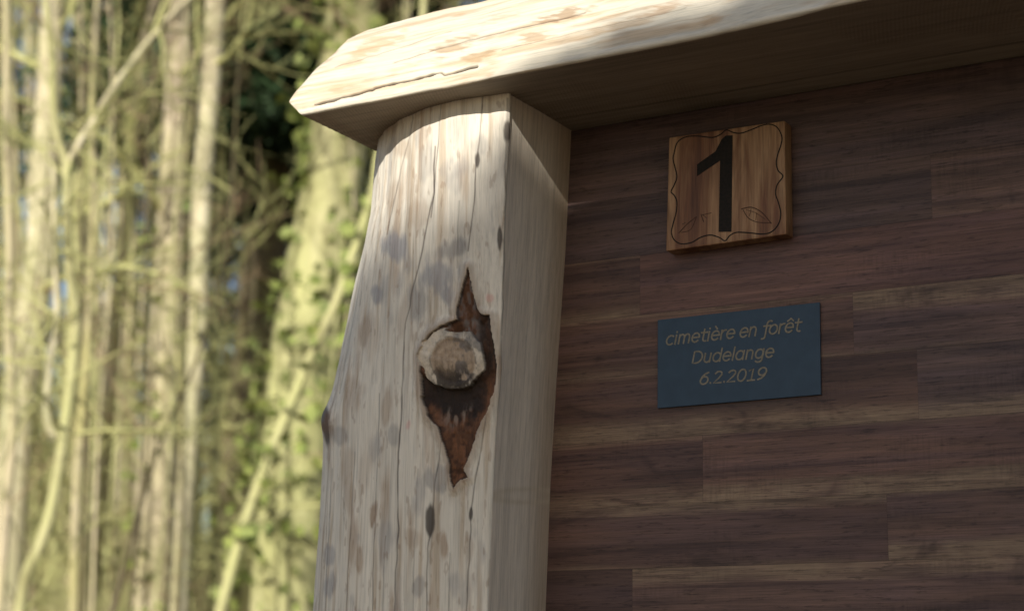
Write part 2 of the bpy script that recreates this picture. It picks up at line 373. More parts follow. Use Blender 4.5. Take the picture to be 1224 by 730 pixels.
bc = mix(bc, (.19, .085, .042), sstep(.45, .75, bn)*.8); bc = mix(bc, (.05, .026, .017), sstep(.45, .28, bn)*.7)
grn = fbm(np.stack([px*.22, py*.07, px*0+2], -1), 53, 4); bc = mix(bc, (.05, .028, .018), sstep(.5, .34, grn)*.5)
bc = mix(bc, (.16, .14, .13), sstep(440, 395, py)*sstep(.36, .60, grn)*.85)                 # grey weathered upper spike
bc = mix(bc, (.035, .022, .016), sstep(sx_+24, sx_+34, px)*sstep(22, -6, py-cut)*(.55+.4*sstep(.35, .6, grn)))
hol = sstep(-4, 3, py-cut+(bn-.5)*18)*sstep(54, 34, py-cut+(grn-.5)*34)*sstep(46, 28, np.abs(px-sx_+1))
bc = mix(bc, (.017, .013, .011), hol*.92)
pith = sstep(24, 40, py-cut)*sstep(66, 44, py-cut)*sstep(24, 8, np.abs(px-sx_-3))*sstep(.46, .62, grn)
bc = mix(bc, (.24, .205, .17), pith*.6)
bc = mix(bc, (.03, .022, .018), sstep(3.2, .4, sd)*.7)
C = np.where(inside[..., None], bc, C)
sc_ = np.ones((nZ, nU, 3))*np.array([.64, .56, .45])
sc_ = mix(sc_, (.40, .30, .21), sstep(1.06, .9, rin)*.9)
ringn = np.sin(rin*22+bn*5)*.5+.5; sc_ = mix(sc_, (.25, .17, .105), sstep(1., .85, rin)*ringn*.35)
sc_ = mix(sc_, (.14, .13, .125), sstep(.5, .64, fbm(np.stack([px*.13, py*.08, px*0+7], -1), 55, 3))*sstep(sx_-14, sx_+6, px)*.7)
sc_ = mix(sc_, (.24, .22, .20), sstep(410, 396, py)*.8*sstep(sx_-22, sx_+2, px)*sstep(.3, .5, grn))
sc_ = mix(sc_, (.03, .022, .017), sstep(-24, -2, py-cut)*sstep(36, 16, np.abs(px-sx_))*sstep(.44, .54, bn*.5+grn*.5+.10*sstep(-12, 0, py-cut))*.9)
sc_ = mix(sc_, (.06, .045, .035), sstep(.06, .02, np.abs(rin-1.0))*.45*sstep(.4, .55, bn))
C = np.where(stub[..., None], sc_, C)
halo = FV*(~inside & ~stub)*sstep(9, 0, sd+12*(grn-.5)); C = mix(C, (.30, .20, .13), halo*.6); hg = FV*(~inside & ~stub)*sstep(26, 2, sd); C = mix(C, (.42, .34, .26), hg*.45*sstep(.45, .62, grn))
PP2 = PP+NN*disp[..., None]
faces = grid_faces(nZ, nU)
fl = faces.reshape(-1, 4)
lab = np.where(stub, 2, np.where(inside, 1, 0)).ravel()
flab = np.max(lab[fl], axis=1); flab = np.where((lab[fl] == 2).all(1), 2, np.where((lab[fl] > 0).all(1) & (flab > 0), 1, 0))
Vf = PP2.reshape(-1, 3); Cf = np.clip(C.reshape(-1, 3), .004, .9)
def sub(fsel):
    idx = np.unique(fsel); mp = np.full(len(Vf), -1); mp[idx] = np.arange(len(idx)); return Vf[idx], mp[fsel], Cf[idx]
def part_from(name, sel, mat, parent):
    v, f, c = sub(fl[sel]); o = mesh_obj(name, v, f, mat, smooth=True, colors=c); o.parent = parent; return o
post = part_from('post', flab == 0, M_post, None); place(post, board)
post['label'] = 'peeled half-log post with a flat sawn side and an eye-shaped knot'
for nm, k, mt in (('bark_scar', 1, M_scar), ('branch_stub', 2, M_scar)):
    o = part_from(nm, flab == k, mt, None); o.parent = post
# a plain second post carries the far end of the panel
idx = np.r_[0:40:6, 45:nZ:20]; q = Vf.reshape(nZ, nU, 3)[idx][:, ::5].copy(); qb = PP[idx][:, ::5].copy(); qb[..., 0] = 1.0-qb[..., 0]
qc = np.ones(qb.shape)*cream*(.8+.4*fbm(qb*np.array([40, 40, 5.]), 60, 3))[..., None]
place(mesh_obj('post', qb.reshape(-1, 3), grid_faces(*qb.shape[:2])[:, ::-1], M_post, smooth=True, colors=qc.reshape(-1, 3)), board)

# ---- the slab beam
LEAN = .55; Pf = np.array([0, -.186, 2.190]); nfp = unit([0, -1, LEAN*1.0]); nfp = unit(np.cross([1, 0, 0], [0, LEAN, 1]))
top_px = [(350, 119), (357, 106), (380, 78), (415, 46), (440, 34), (470, 26), (520, 13), (565, 3), (640, -15), (720, -33)]
tp = np.array([onplane_n(a, b, Pf, nfp) for a, b in top_px])
low_px = [(356, 131), (366, 137), (400, 134), (440, 125), (520, 112), (600, 97), (700, 74), (850, 44), (1035, 0)]
lp = np.array([onplane(a, b, 2, ZU) for a, b in low_px])
x0 = tp[0, 0]+.001; xa = np.concatenate([np.linspace(x0, x0+.13, 190)[:-1], np.linspace(x0+.13, .36, 470), np.linspace(.38, 1.5, 20)])
ztop = np.interp(xa, tp[:, 0], tp[:, 2]); ztop = ztop+.004*(fbm(np.stack([xa*9, xa*0, xa*0], -1), 70, 2)-.5)
yfl = np.interp(xa, [-.45, -.26, -.066, .079, .247], [-.190, -.190, -.195, -.199, -.215]); yfl += .003*(fbm(np.stack([xa*30, xa*0, xa*0+3], -1), 71, 3)-.5)
yfl[-20:] = yfl[-21]; k9 = 9; yfl = np.convolve(np.pad(yfl, k9//2, mode='edge'), np.ones(k9)/k9, 'valid')
nu_, nl_, nq_, nt_ = 130, 14, 130, 24
sec = []
for x, zt, yf in zip(xa, ztop, yfl):
    h = max(zt-ZU, .017); rl = min(.0045, h*.3)
    un = np.stack([np.linspace(.13, yf+rl, nu_), np.full(nu_, ZU)], 1)
    a = np.linspace(0, 1, nl_+1)[1:, None]
    c0 = np.array([yf+rl, ZU]); c1 = np.array([yf-.002, ZU+.0005]); c2 = np.array([yf+.002, ZU+rl*1.5])
    lipc = (1-a)**2*c0+2*a*(1-a)*c1+a*a*c2
    b = np.linspace(0, 1, nq_+1)[1:]
    zz = c2[1]+(zt-c2[1])*b; yy = c2[0]+(zz-c2[1])*LEAN-.010*np.sin(b*math.pi)*min(1, h/.08)
    fr = np.stack([yy, zz], 1)
    tt = np.linspace(0, 1, nt_+1)[1:]
    tpz = np.stack([yy[-1]+(.13-yy[-1])*tt, zt+.010*np.sin(np.minimum(tt*3, 1)*1.57)*min(1, h/.08)], 1)
    pr = np.concatenate([un, lipc, fr, tpz]); xx = x+.021*(1-np.clip((pr[:, 1:]-ZU)/.020, 0, 1))*math.exp(-(x-x0)/.032); sec.append(np.concatenate([xx, pr], 1))
BP = np.array(sec); nX, nP = BP.shape[:2]
# shift the underside end: the end is cut a little askew
bx, by = proj(BP)
isU = np.zeros((nX, nP)); isU[:, :nu_] = 1; isT = np.zeros((nX, nP)); isT[:, nu_+nl_+nq_:] = 1; isFr = 1-isU-isT
du = np.gradient(BP, axis=1); dv = np.gradient(BP, axis=0); BN = np.cross(dv, du); BN /= np.linalg.norm(BN, axis=2, keepdims=True)+1e-12
if BN[300, nu_//2, 2] > 0: BN = -BN
bvis = (BP[..., 0] < .37)*1.0
e3 = lambda s, q: BP*np.array(s)+q
bd = isFr*((fbm(e3((7, 30, 30), 1.), 72, 3)-.5)*.006+(fbm(e3((40, 90, 90), 2.), 73, 3)-.5)*.0014)
BC = np.ones((nX, nP, 3))*np.array([.63, .57, .455])
BC *= (.88+.24*fbm(e3((5, 60, 60), 5.), 74, 4))[..., None]
BC = mix(BC, (.50, .34, .19), isFr*sstep(.48, .70, fbm(e3((7, 140, 140), 7.), 75, 4))*.6)
BC = mix(BC, (.44, .29, .16), isFr*sstep(.60, .74, fbm(e3((16, 48, 48), 8.), 76, 4))*.55)
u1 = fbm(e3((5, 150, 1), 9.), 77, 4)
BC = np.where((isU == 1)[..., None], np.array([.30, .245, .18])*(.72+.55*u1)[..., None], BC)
# saw marks across the underside, bare end
sm = .5+.5*np.sin(BP[..., 0]*1500+BP[..., 1]*500+6*fbm(e3((20, 20, 1), 3.), 78, 2))
BC = mix(BC, (.15, .10, .06), isU*sm*.35*sstep(.50, .66, fbm(e3((8, 9, 1), 11.), 79, 3))); bd += isU*sm*-.0006*sstep(.5, .66, fbm(e3((8, 9, 1), 11.), 79, 3))
endd = BP[..., 0]-x0
BC = mix(BC, (.20, .135, .085), isU*.6*sstep(.075, .01, endd)*sstep(.45, .55, fbm(e3((260, 14, 1), 2.), 80, 3)))
def bell(x, y, rx, ry, ang, c, k):
    global BC
    a = math.radians(ang); dx, dy = bx-x, by-y; u_ = (dx*math.cos(a)+dy*math.sin(a))/rx; v_ = (-dx*math.sin(a)+dy*math.cos(a))/ry
    wob = (fbm(np.stack([bx*.07+by*.03, by*.42, bx*0+x], -1), 81, 4)-.5)*2.6
    BC = mix(BC, c, isFr*bvis*sstep(1.5, .5, np.hypot(u_, v_)+wob)*k)
for q in [(543, 55, 24, 8, -20, (.36, .24, .13), .7), (572, 67, 16, 5, -15, (.38, .26, .14), .7), (452, 52, 26, 8, -20, (.52, .36, .20), .6), (425, 70, 14, 8, -20, (.52, .36, .20), .5),
          (408, 106, 14, 4, -15, (.50, .36, .21), .5), (672, 18, 24, 6, -14, (.32, .21, .12), .75), (640, 44, 16, 5, -14, (.38, .26, .15), .7), (600, 22, 20, 4, -15, (.52, .36, .22), .5),
          (745, 30, 30, 5, -12, (.46, .31, .18), .5), (790, 12, 24, 5, -12, (.40, .25, .14), .6), (480, 82, 20, 4, -15, (.55, .40, .24), .5)]: bell(*q)
for pts, w, k, dp in [([(376, 126), (400, 120), (445, 108), (449, 105), (490, 96), (527, 87), (531, 90), (550, 85), (570, 79)], 1.0, .95, .0028),
                      ([(470, 75), (560, 48), (640, 30), (700, 16)], .5, .5, .001), ([(400, 80), (470, 60), (540, 38)], .4, .35, .0005), ([(600, 60), (700, 36), (820, 10)], .4, .4, .0008)]:
    d = polydist(bx, by+(vnoise(np.stack([bx*.1, bx*0, bx*0], -1), 82)-.5)*1.2, pts)
    wv = w*(.35+1.3*vnoise(np.stack([bx*.13, bx*0, bx*0+w], -1), 83)); m_ = isFr*bvis*sstep(1, 0, (d-wv*.4)/(wv*.6+.7)); BC = mix(BC, (.05, .032, .02), m_*k); bd -= m_*dp
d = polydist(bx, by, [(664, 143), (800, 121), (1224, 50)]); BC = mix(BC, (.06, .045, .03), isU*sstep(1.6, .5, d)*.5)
BP2 = BP+BN*bd[..., None]
bv = BP2.reshape(-1, 3); bf = grid_faces(nX, nP); cc = BC.reshape(-1, 3)
# close both ends and the back
capL = [bv[:nP].mean(0), bv[-nP:].mean(0)]; nv = len(bv)
bv = np.concatenate([bv, capL]); cc = np.concatenate([cc, [[.5, .4, .28]]*2])
j = np.arange(nP); j2 = (j+1) % nP; last = (nX-1)*nP
tri = np.concatenate([np.stack([np.full(nP, nv), j, j2, j2], 1), np.stack([np.full(nP, nv+1), last+j2, last+j, last+j], 1)])
backq = np.stack([np.arange(nX-1)*nP+nP-1, (np.arange(nX-1)+1)*nP+nP-1, (np.arange(nX-1)+1)*nP, np.arange(nX-1)*nP], 1)
allf = [tuple(f) for f in np.concatenate([bf, backq])]+[tuple(t[:3]) for t in tri]
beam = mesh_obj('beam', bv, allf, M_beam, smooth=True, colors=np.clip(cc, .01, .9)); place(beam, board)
beam['label'] = 'thick slab beam with a rough rounded front edge laid across the post'

# ---- the walnut strip panel
def pxx(x, y): return onplane(x, y, 1, 0)[0]
rowz = [2.1775, 2.088, 2.019, 1.951, 1.885, 1.8125, 1.7400, 1.673]
while rowz[-1] > .95: rowz.append(rowz[-1]-.0695)
X0, X1 = -.2125, 1.212
joints = {0: [.62], 1: [pxx(1113, 220)], 2: [pxx(765, 330), .47], 3: [pxx(1020, 385), .72], 4: [pxx(1097, 460), .66], 5: [pxx(840, 560), .44], 6: [pxx(1061, 630), .6], 7: [pxx(756, 700), .38]}
style = {(0, 0): ((.85, .85, .95), 0, 0), (1, 0): ((.78, .78, .86), 0, .0), (1, 1): ((1.15, 1.1, 1.1), 0, 0), (2, 0): ((.9, .82, .8), 0, .13), (2, 1): ((1.15, .98, 1.0), 0, 0),
         (3, 0): ((1.0, .88, .84), 0, .05), (3, 1): ((1.02, .98, 1.05), .28, 0), (4, 0): ((.9, .8, .76), 0, .27), (4, 1): ((.9, .9, 1.0), 0, .24), (5, 0): ((.98, .86, .82), 0, .2),
         (5, 1): ((1.08, .95, .92), 0, .27), (6, 0): ((.88, .80, .80), .12, 0), (6, 1): ((.95, .88, .88), 0, .3), (7, 0): ((.72, .68, .72), 0, 0), (7, 1): ((1.15, 1.08, 1.08), .22, 0)}
PVv, PF, PUV, PT, PS = [], [], [], [], []
for i in range(len(rowz)-1):
    zt, zb = rowz[i], rowz[i+1]; js = joints.get(i, sorted(rng.uniform(-.1, 1.1, 2)))
    xs = [X0]+list(js)+[X1]
    for k, (a, b) in enumerate(zip(xs[:-1], xs[1:])):
        tone, st_, sb_ = style.get((i, k), ((rng.uniform(.8, 1.1),)*3, rng.choice([0, 0, .2]), rng.choice([0, .2, .25])))
        rn = rng.random(); n0 = len(PVv); y_ = -.0003*rng.random(); g = .0001
        PVv += [(a+g, y_, zb+g), (b-g, y_, zb+g), (b-g, y_, zt-g), (a+g, y_, zt-g)]; PF.append((n0, n0+1, n0+2, n0+3))
        PUV += [(a+rn*9, 0), (b+rn*9, 0), (b+rn*9, 1), (a+rn*9, 1)]; PT += [tone]*4; PS += [(st_, sb_, rn)]*4
n0 = len(PVv); zlo = rowz[-1]
PVv += [(X0, .0012, zlo), (X1, .0012, zlo), (X1, .0012, rowz[0]), (X0, .0012, rowz[0]), (X0, .03, zlo), (X1, .03, zlo), (X1, .03, rowz[0]), (X0, .03, rowz[0])]
PF += [tuple(n0+q for q in f) for f in [(0, 1, 2, 3), (5, 4, 7, 6), (4, 5, 1, 0), (3, 2, 6, 7), (4, 0, 3, 7), (1, 5, 6, 2)]]
PT += [(.5, .5, .5)]*8; PS += [(0, 0, .5)]*8
panel = mesh_obj('panel', PVv, PF, M_panel); me = panel.data
for nm, dat in (('tone', PT), ('sap', PS)):
    a = me.color_attributes.new(nm, 'FLOAT_COLOR', 'POINT'); a.data.foreach_set('color', np.array([(*c, 1) for c in dat], np.float32).ravel())
uvl = me.uv_layers.new(name='lam'); UVv = PUV+[(0, .5)]*8
for lp_ in me.loops: uvl.data[lp_.index].uv = UVv[lp_.vertex_index]
place(panel, board); panel['label'] = 'dark walnut panel glued up from horizontal strips with pale streaks'

# ================================================================== PLAQUES
import bmesh
def slab(name, corners, y0, y1, mat, bev):      # corners TL TR BR BL (x,z); a bevelled block between y0 and y1
    bm = bmesh.new(); cx = np.mean([c[0] for c in corners]); cz = np.mean([c[1] for c in corners])
    f = [bm.verts.new((x-cx, y1, z-cz)) for x, z in corners]; b = [bm.verts.new((x-cx, y0, z-cz)) for x, z in corners]
    bm.faces.new(f); bm.faces.new(b[::-1])
    for k in range(4): bm.faces.new((f[k], b[k], b[(k+1) % 4], f[(k+1) % 4]))
    bmesh.ops.recalc_face_normals(bm, faces=bm.faces)
    bmesh.ops.bevel(bm, geom=bm.edges[:], offset=bev, segments=2, affect='EDGES', profile=.6)
    me = bpy.data.meshes.new(name); bm.to_mesh(me); bm.free(); me.materials.append(mat)
    o = bpy.data.objects.new(name, me); COL.objects.link(o); o.location = (cx, 0, cz); return o
def ribbon(path, w, y, closed=False, th=.0004):
    P = np.asarray(path, float); n = len(P)
    T = (np.roll(P, -1, 0)-np.roll(P, 1, 0)) if closed else np.gradient(P, axis=0)
    T /= np.linalg.norm(T, axis=1, keepdims=True)+1e-9; Nn = np.stack([-T[:, 1], T[:, 0]], 1)*w/2
    if not closed: P = P.copy(); P[0] -= T[0]*w*.4; P[-1] += T[-1]*w*.4
    A, B = P+Nn, P-Nn; V = [(a[0], y, a[1]) for a in A]+[(b[0], y, b[1]) for b in B]
    V += [(a[0], y+th, a[1]) for a in A]+[(b[0], y+th, b[1]) for b in B]; Fx = []
    for i in range(n if closed else n-1):
        k = (i+1) % n; Fx += [(i, k, n+k, n+i), (2*n+i, 2*n+k, k, i), (n+i, n+k, 3*n+k, 3*n+i)]
    return V, Fx
def join(rs):
    V, Fx = [], []
    for v, f in rs: o = len(V); V += v; Fx += [tuple(q+o for q in t) for t in f]
    return V, Fx
YP = -.0200
def p1(a, b): P = onplane(780+a/4.056, 130+b/4.056, 1, YP); return (P[0], P[2])
plq = slab('number_plaque', [p1(80, 140), p1(640, 58), p1(648, 608), p1(65, 690)], -.0005, YP, M_plaque, .0014)
tag(plq, 'square brown wooden plaque with a burnt numeral 1 and curly border line', 'plaque')
def on_plq(name, V, Fx, mat):
    o = mesh_obj(name, V, Fx, mat, loc=tuple(plq.location)); o.parent = plq; o.location = (0, 0, 0); return o
num = [p1(*q) for q in [(388, 130), (383, 596), (321, 597), (328, 252), (216, 327), (216, 271), (305, 208), (335, 150), (356, 131)]]
yv = YP-.0005; n = len(num)
on_plq('numeral', [(x, yv, z) for x, z in num]+[(x, YP+.0003, z) for x, z in num],
       [tuple(range(n-1, -1, -1))]+[(k, (k+1) % n, n+(k+1) % n, n+k) for k in range(n)], M_burn)
bl = [(105, 215), (120, 165), (160, 138), (220, 133), (290, 140), (330, 125), (358, 104), (392, 116), (430, 119), (480, 102), (530, 82), (570, 76), (605, 92), (627, 135), (623, 175), (608, 220), (600, 262),
      (609, 300), (632, 328), (605, 368), (597, 412), (612, 460), (622, 510), (610, 560), (575, 598), (530, 607), (470, 602), (410, 599), (375, 615), (352, 640), (325, 625), (280, 612), (230, 625), (190, 648), (140, 655), (105, 635), (92, 600),
      (98, 565), (115, 500), (118, 450), (105, 420), (90, 402), (105, 370), (118, 330), (108, 280), (100, 245)]
on_plq('border_line', *ribbon(catmull([p1(*q) for q in bl], 5, True), .0013, YP-.0004, True), M_burn)
def rl(pts, w): return ribbon(catmull([p1(*q) for q in pts], 6), w, YP-.0003)
on_plq('leaf_ornament', *join([rl([(432, 486), (480, 478), (530, 503), (576, 556)], .0011), rl([(440, 492), (465, 530), (510, 550), (570, 554)], .0008), rl([(455, 490), (500, 505), (545, 535)], .0006),
                               rl([(478, 486), (470, 520)], .0005), rl([(505, 505), (500, 540)], .0005)]), M_burn2)
on_plq('leaf_ornament', *join([rl([(128, 602), (165, 562), (212, 524)], .0009), rl([(140, 600), (185, 585), (212, 527)], .0007), rl([(235, 512), (248, 548)], .0008), rl([(245, 514), (285, 505)], .0007),
                               rl([(240, 512), (262, 530)], .0006), rl([(145, 560), (160, 552)], .0006)]), M_burn2)
# ---- blue plate with its lettering
YB = -.0030
def p2(a, b): P = onplane(770+a/4.865, 350+b/4.865, 1, YB); return (P[0], P[2])
plate = slab('name_plate', [p2(78, 157), p2(1020, 54), p2(1027, 590), p2(77, 670)], -.0004, YB, M_plate, .0004)
tag(plate, 'dark blue rectangular name plate with three lines of italic lettering below the numeral plaque', 'name plate')
def arc(cx, cy, rx, ry, a0, a1, n=18):
    a = np.radians(np.linspace(a0, a1, n)); return [(cx+rx*math.cos(q), cy+ry*math.sin(q)) for q in a]
def arch(x0, w): return [(x0, .55)]+arc(x0+w/2, .62, w/2, .38, 170, 0, 12)+[(x0+w, 0)]
dot = lambda x, y: [(x, y-.02), (x, y+.05)]
E_ = [[(.09, .52), (.74, .52)], arc(.42, .5, .34, .5, 3, 318)]
O_ = arc(.41, .5, .34, .5, 0, 360, 26); A_ = arc(.40, .5, .33, .5, 0, 360, 26)
G = {'c': ([arc(.44, .5, .36, .5, 52, 308)], .78), 'i': ([[(.15, 0), (.15, 1)], dot(.15, 1.33)], .36), 'm': ([[(.12, 0), (.12, 1)], arch(.12, .47), arch(.59, .47)], 1.24),
     'e': (E_, .84), 't': ([[(.28, 1.34), (.28, .28)]+arc(.5, .26, .22, .26, 180, 290, 8), [(.04, .97), (.60, .97)]], .62), 'è': (E_+[[(.28, 1.5), (.48, 1.22)]], .84),
     'ê': (E_+[[(.18, 1.22), (.42, 1.5), (.66, 1.22)]], .84), 'r': ([[(.12, 0), (.12, 1)], [(.12, .55)]+arc(.45, .6, .33, .39, 165, 80, 8)], .56),
     'n': ([[(.12, 0), (.12, 1)], arch(.12, .52)], .84), 'o': ([O_], .84),
     'f': ([arc(.60, 1.18, .24, .30, 50, 180, 10)+[(.36, 1), (.36, -.12)]+arc(.16, -.14, .20, .30, 0, -110, 8), [(.08, .95), (.68, .95)]], .60),
     'D': ([[(.12, 0), (.12, 1.32), (.40, 1.32)]+arc(.40, .66, .52, .66, 90, -90, 20)+[(.12, 0)]], 1.04),
     'u': ([[(.12, 1), (.12, .36)]+arc(.38, .36, .26, .36, 180, 360, 12)+[(.64, 1)], [(.64, .5), (.64, 0)]], .84), 'd': ([A_, [(.73, 1.48), (.73, 0)]], .90),
     'l': ([[(.15, 1.48), (.15, 0)]], .34), 'a': ([A_, [(.73, 1), (.73, 0)]], .90), 'g': ([A_, [(.73, 1), (.73, -.08)]+arc(.42, -.10, .31, .34, 0, -140, 12)], .90),
     '6': ([arc(.42, .42, .33, .42, 0, 360, 24), [(.68, 1.28), (.42, 1.16), (.20, .86), (.09, .45)]], .86), '2': ([[(.10, 1.08), (.24, 1.26), (.45, 1.3), (.64, 1.17), (.67, .94), (.52, .62), (.08, .03), (.74, .03)]], .84),
     '0': ([arc(.42, .65, .34, .65, 0, 360, 28)], .86), '1': ([[(.14, 1.06), (.45, 1.3), (.45, 0)], [(.14, 0), (.74, 0)]], .86), '9': ([arc(.42, .88, .33, .42, 0, 360, 24), [(.75, .86), (.66, .45), (.44, .14), (.16, .02)]], .86),
     '.': ([dot(.16, .06)], .34), ' ': ([], .36)}
def text(s, a, b, xh):
    A, B = np.array(p2(*a)), np.array(p2(*b)); wtot = sum(G[c][1] for c in s)-.1; ux = (B-A)/wtot; uy = np.array([0, xh]); rs = []; x = 0
    for c in s:
        for st_ in G[c][0]:
            shut = len(st_) > 3 and math.dist(st_[0], st_[-1]) < 1e-6; rs.append(ribbon([A+ux*(x+q[0]-.08+q[1]*.17)+uy*q[1] for q in (st_[:-1] if shut else st_)], .0018, YB-.00022-.000012*len(rs), shut, .0004))
        x += G[c][1]
    return join(rs)
for s, a, b, xh in [('cimetière en forêt', (126, 303), (908, 222), .0098), ('Dudelange', (278, 409), (752, 372), .0095), ('6.2.2019', (322, 532), (708, 500), .0096)]:
    V, Fx = text(s, a, b, xh); o = mesh_obj('lettering', V, Fx, M_text, loc=tuple(plate.location)); o.parent = plate; o.location = (0, 0, 0)

# ================================================================== TREES
def tubes(paths, radii, sides=5):
    """paths (n,k,3), radii (n,k) -> verts, quads"""
    P = np.asarray(paths, float); n, k = P.shape[:2]; T = np.gradient(P, axis=1); T /= np.linalg.norm(T, axis=2, keepdims=True)+1e-9
    ref = np.where(np.abs(T[..., 2:3]) > .9, np.array([1., 0, 0]), np.array([0, 0, 1.]))
    U = np.cross(T, ref); U /= np.linalg.norm(U, axis=2, keepdims=True)+1e-9; Wv = np.cross(T, U)
    a = np.linspace(0, 2*math.pi, sides, endpoint=False)
    V = P[:, :, None]+radii[:, :, None, None]*(np.cos(a)[:, None]*U[:, :, None]+np.sin(a)[:, None]*Wv[:, :, None])
    i, jj, s = np.meshgrid(np.arange(n), np.arange(k-1), np.arange(sides), indexing='ij'); s2 = (s+1) % sides; base = i*k*sides
    Fq = np.stack([base+jj*sides+s, base+jj*sides+s2, base+(jj+1)*sides+s2, base+(jj+1)*sides+s], -1).reshape(-1, 4)
    return V.reshape(-1, 3), Fq
def cat(parts):
    V, Fq, o = [], [], 0
    for v, f in parts: V.append(v); Fq.append(f+o); o += len(v)
    return np.concatenate(V), np.concatenate(Fq)
def grow(start, dirn, length, k, wig, lift):
    """bent shoots from (n,3) starts"""
    n = len(start); st = length[:, None]/(k-1); d = dirn/np.linalg.norm(dirn, axis=1, keepdims=True); P = [start]
    for q in range(k-1):
        d = d+rng.normal(0, wig, (n, 3))+np.array([0, 0, lift]); d /= np.linalg.norm(d, axis=1, keepdims=True); P.append(P[-1]+d*st)
    return np.stack(P, 1)
def branching(start, dirn, length, rad, levels, kids, wig=.18, lift=.06):
    out = []
    for lv in range(levels):
        k = 6 if lv == 0 else 5
        P = grow(start, dirn, length, k, wig, lift); rr = rad[:, None]*np.linspace(1, .25, k)[None]
        out.append(tubes(P, rr, 5 if lv == 0 else 3))
        if lv == levels-1: break
        m = kids[lv]; pi = np.repeat(np.arange(len(P)), m); t = rng.uniform(.2, 1, len(pi))*(k-1); i0 = np.minimum(t.astype(int), k-2); fr = (t-i0)[:, None]
        start = P[pi, i0]*(1-fr)+P[pi, i0+1]*fr; td = P[pi, i0+1]-P[pi, i0]; td /= np.linalg.norm(td, axis=1, keepdims=True)
        dirn = td+rng.normal(0, .65, td.shape); length = length[pi]*rng.uniform(.3, .65, len(pi)); rad = np.maximum(rad[pi]*.5, .0035)
    return cat(out)
def quads(centers, size, flat=0.0, aspect=.6):
    n = len(centers); a = rng.normal(0, 1, (n, 3)); a[:, 2] *= 1-flat; a /= np.linalg.norm(a, axis=1, keepdims=True); b = rng.normal(0, 1, (n, 3)); b -= a*(a*b).sum(1, keepdims=True); b /= np.linalg.norm(b, axis=1, keepdims=True)
    s = (size*rng.uniform(.6, 1.3, n))[:, None]; nrm = np.cross(a, b)*s*.18
    V = np.stack([centers-a*s, centers+b*s*aspect+nrm, centers+a*s, centers-b*s*aspect+nrm], 1).reshape(-1, 3)
    return V, np.arange(n*4).reshape(-1, 4)
def trunk_path(pix, D, top=13.0):
    """pixel points from top to bottom at distance D; carried down to the ground and up to the crown"""
    P = [at(x, y, D) for x, y in pix][::-1]; P = np.array(P)
    d = P[0]-P[1]; d = d/abs(d[2]); d[:2] = np.clip(d[:2], -.35, .35); g = ground_z(P[0, 0], P[0, 1]); h = P[0, 2]-g
    lowp = [P[0]+d*h*q for q in (1.04, .66, .33)] if h > .1 else []
    u = P[-1]-P[-2]; u = u/abs(u[2]); u[:2] = np.clip(u[:2], -.3, .3); hh = g+top-P[-1, 2]
    ups = []; q = P[-1]
    for t in range(7): q = q+u*hh/7+np.array([*rng.normal(0, .05, 2), 0]); u = u*np.array([.8, .8, 1]); ups.append(q)
    pts = catmull(lowp+list(P)+ups, 5)
    return pts, P
def pixrad(w, D): return w*.5*D/F
TREE_N = 0
def tree(pix, D, w0, w1, mat, label, cat_='tree', group=None, top=13., nb=18, blen=1.5, twig=M_twig, kids=(5, 4), sides=14, low=.12, name='bare_tree', extra=None):
    pts, P = trunk_path(pix, D, top); z = pts[:, 2]; zlo, zhi = P[0, 2], P[-1, 2]
    r = np.interp(z, [z[0], zlo, zhi, z[-1]], [pixrad(w1, D)*1.25, pixrad(w1, D), pixrad(w0, D), pixrad(w0, D)*.25])
    r = r*(1+.10*(vnoise(np.stack([z*1.7, z*0+D, z*0], -1), 90)-.5))
    v, f = tubes(pts[None], r[None], sides)
    loc = (pts[0, 0], pts[0, 1], ground_z(pts[0, 0], pts[0, 1])); root = empty(name, loc); tag(root, label, cat_, group)
    mesh_obj('trunk', v, f, mat, root, smooth=True, loc=loc).location = (0, 0, 0)
    t = rng.uniform(low, .97, nb); ii = (t*(len(pts)-1)).astype(int); a = rng.uniform(0, 2*math.pi, nb)
    dr = np.stack([np.cos(a), np.sin(a), rng.uniform(.1, .9, nb)], 1)
    L = blen*rng.uniform(.5, 1.2, nb)*(1.15-.6*t); br = branching(pts[ii], dr, L, np.clip(r[ii]*.35, .006, .035), 3, kids)
    mesh_obj('crown', *br, twig, root, loc=loc).location = (0, 0, 0)
    if extra: extra(root, pts, r, loc)
    return root
def add_limb(pix_list, w, mat):
    def fn(root, pts, r, loc):
        for pix, (wa, wb), D in [(p, ww, dd) for p, ww, dd in zip(pix_list, w, [LD]*len(w))]:
            P = catmull([at(x, y, D) for x, y in pix], 5); rr = np.linspace(pixrad(wa, D), pixrad(wb, D), len(P))
            mesh_obj('limb', *tubes(P[None], rr[None], 8), mat, root, smooth=True, loc=loc).location = (0, 0, 0)
            br = branching(P[rng.integers(2, len(P), 14)], rng.normal(0, 1, (14, 3))+np.array([0, 0, .4]), rng.uniform(.4, 1.1, 14), np.full(14, .007), 2, (5,))
            mesh_obj('crown', *br, M_twig, root, loc=loc).location = (0, 0, 0)
    return fn
def ivy(n, tmin, tmax, spread, mat=M_ivy, size=.055):
    def fn(root, pts, r, loc):
        i = rng.integers(int(tmin*len(pts)), int(tmax*len(pts)), n); a = rng.uniform(0, 2*math.pi, n)
        keep = fbm(np.stack([a*1.2, pts[i, 2]*1.1, a*0], -1), 95, 3) > .47; i, a = i[keep], a[keep]
        rad = r[i]+np.abs(rng.normal(.04, spread, len(i)))
        c = pts[i]+np.stack([np.cos(a)*rad, np.sin(a)*rad, rng.normal(0, .15, len(i))], 1)
        mesh_obj('ivy', *quads(c, size, aspect=.75), mat, root, loc=loc).location = (0, 0, 0)
    return fn
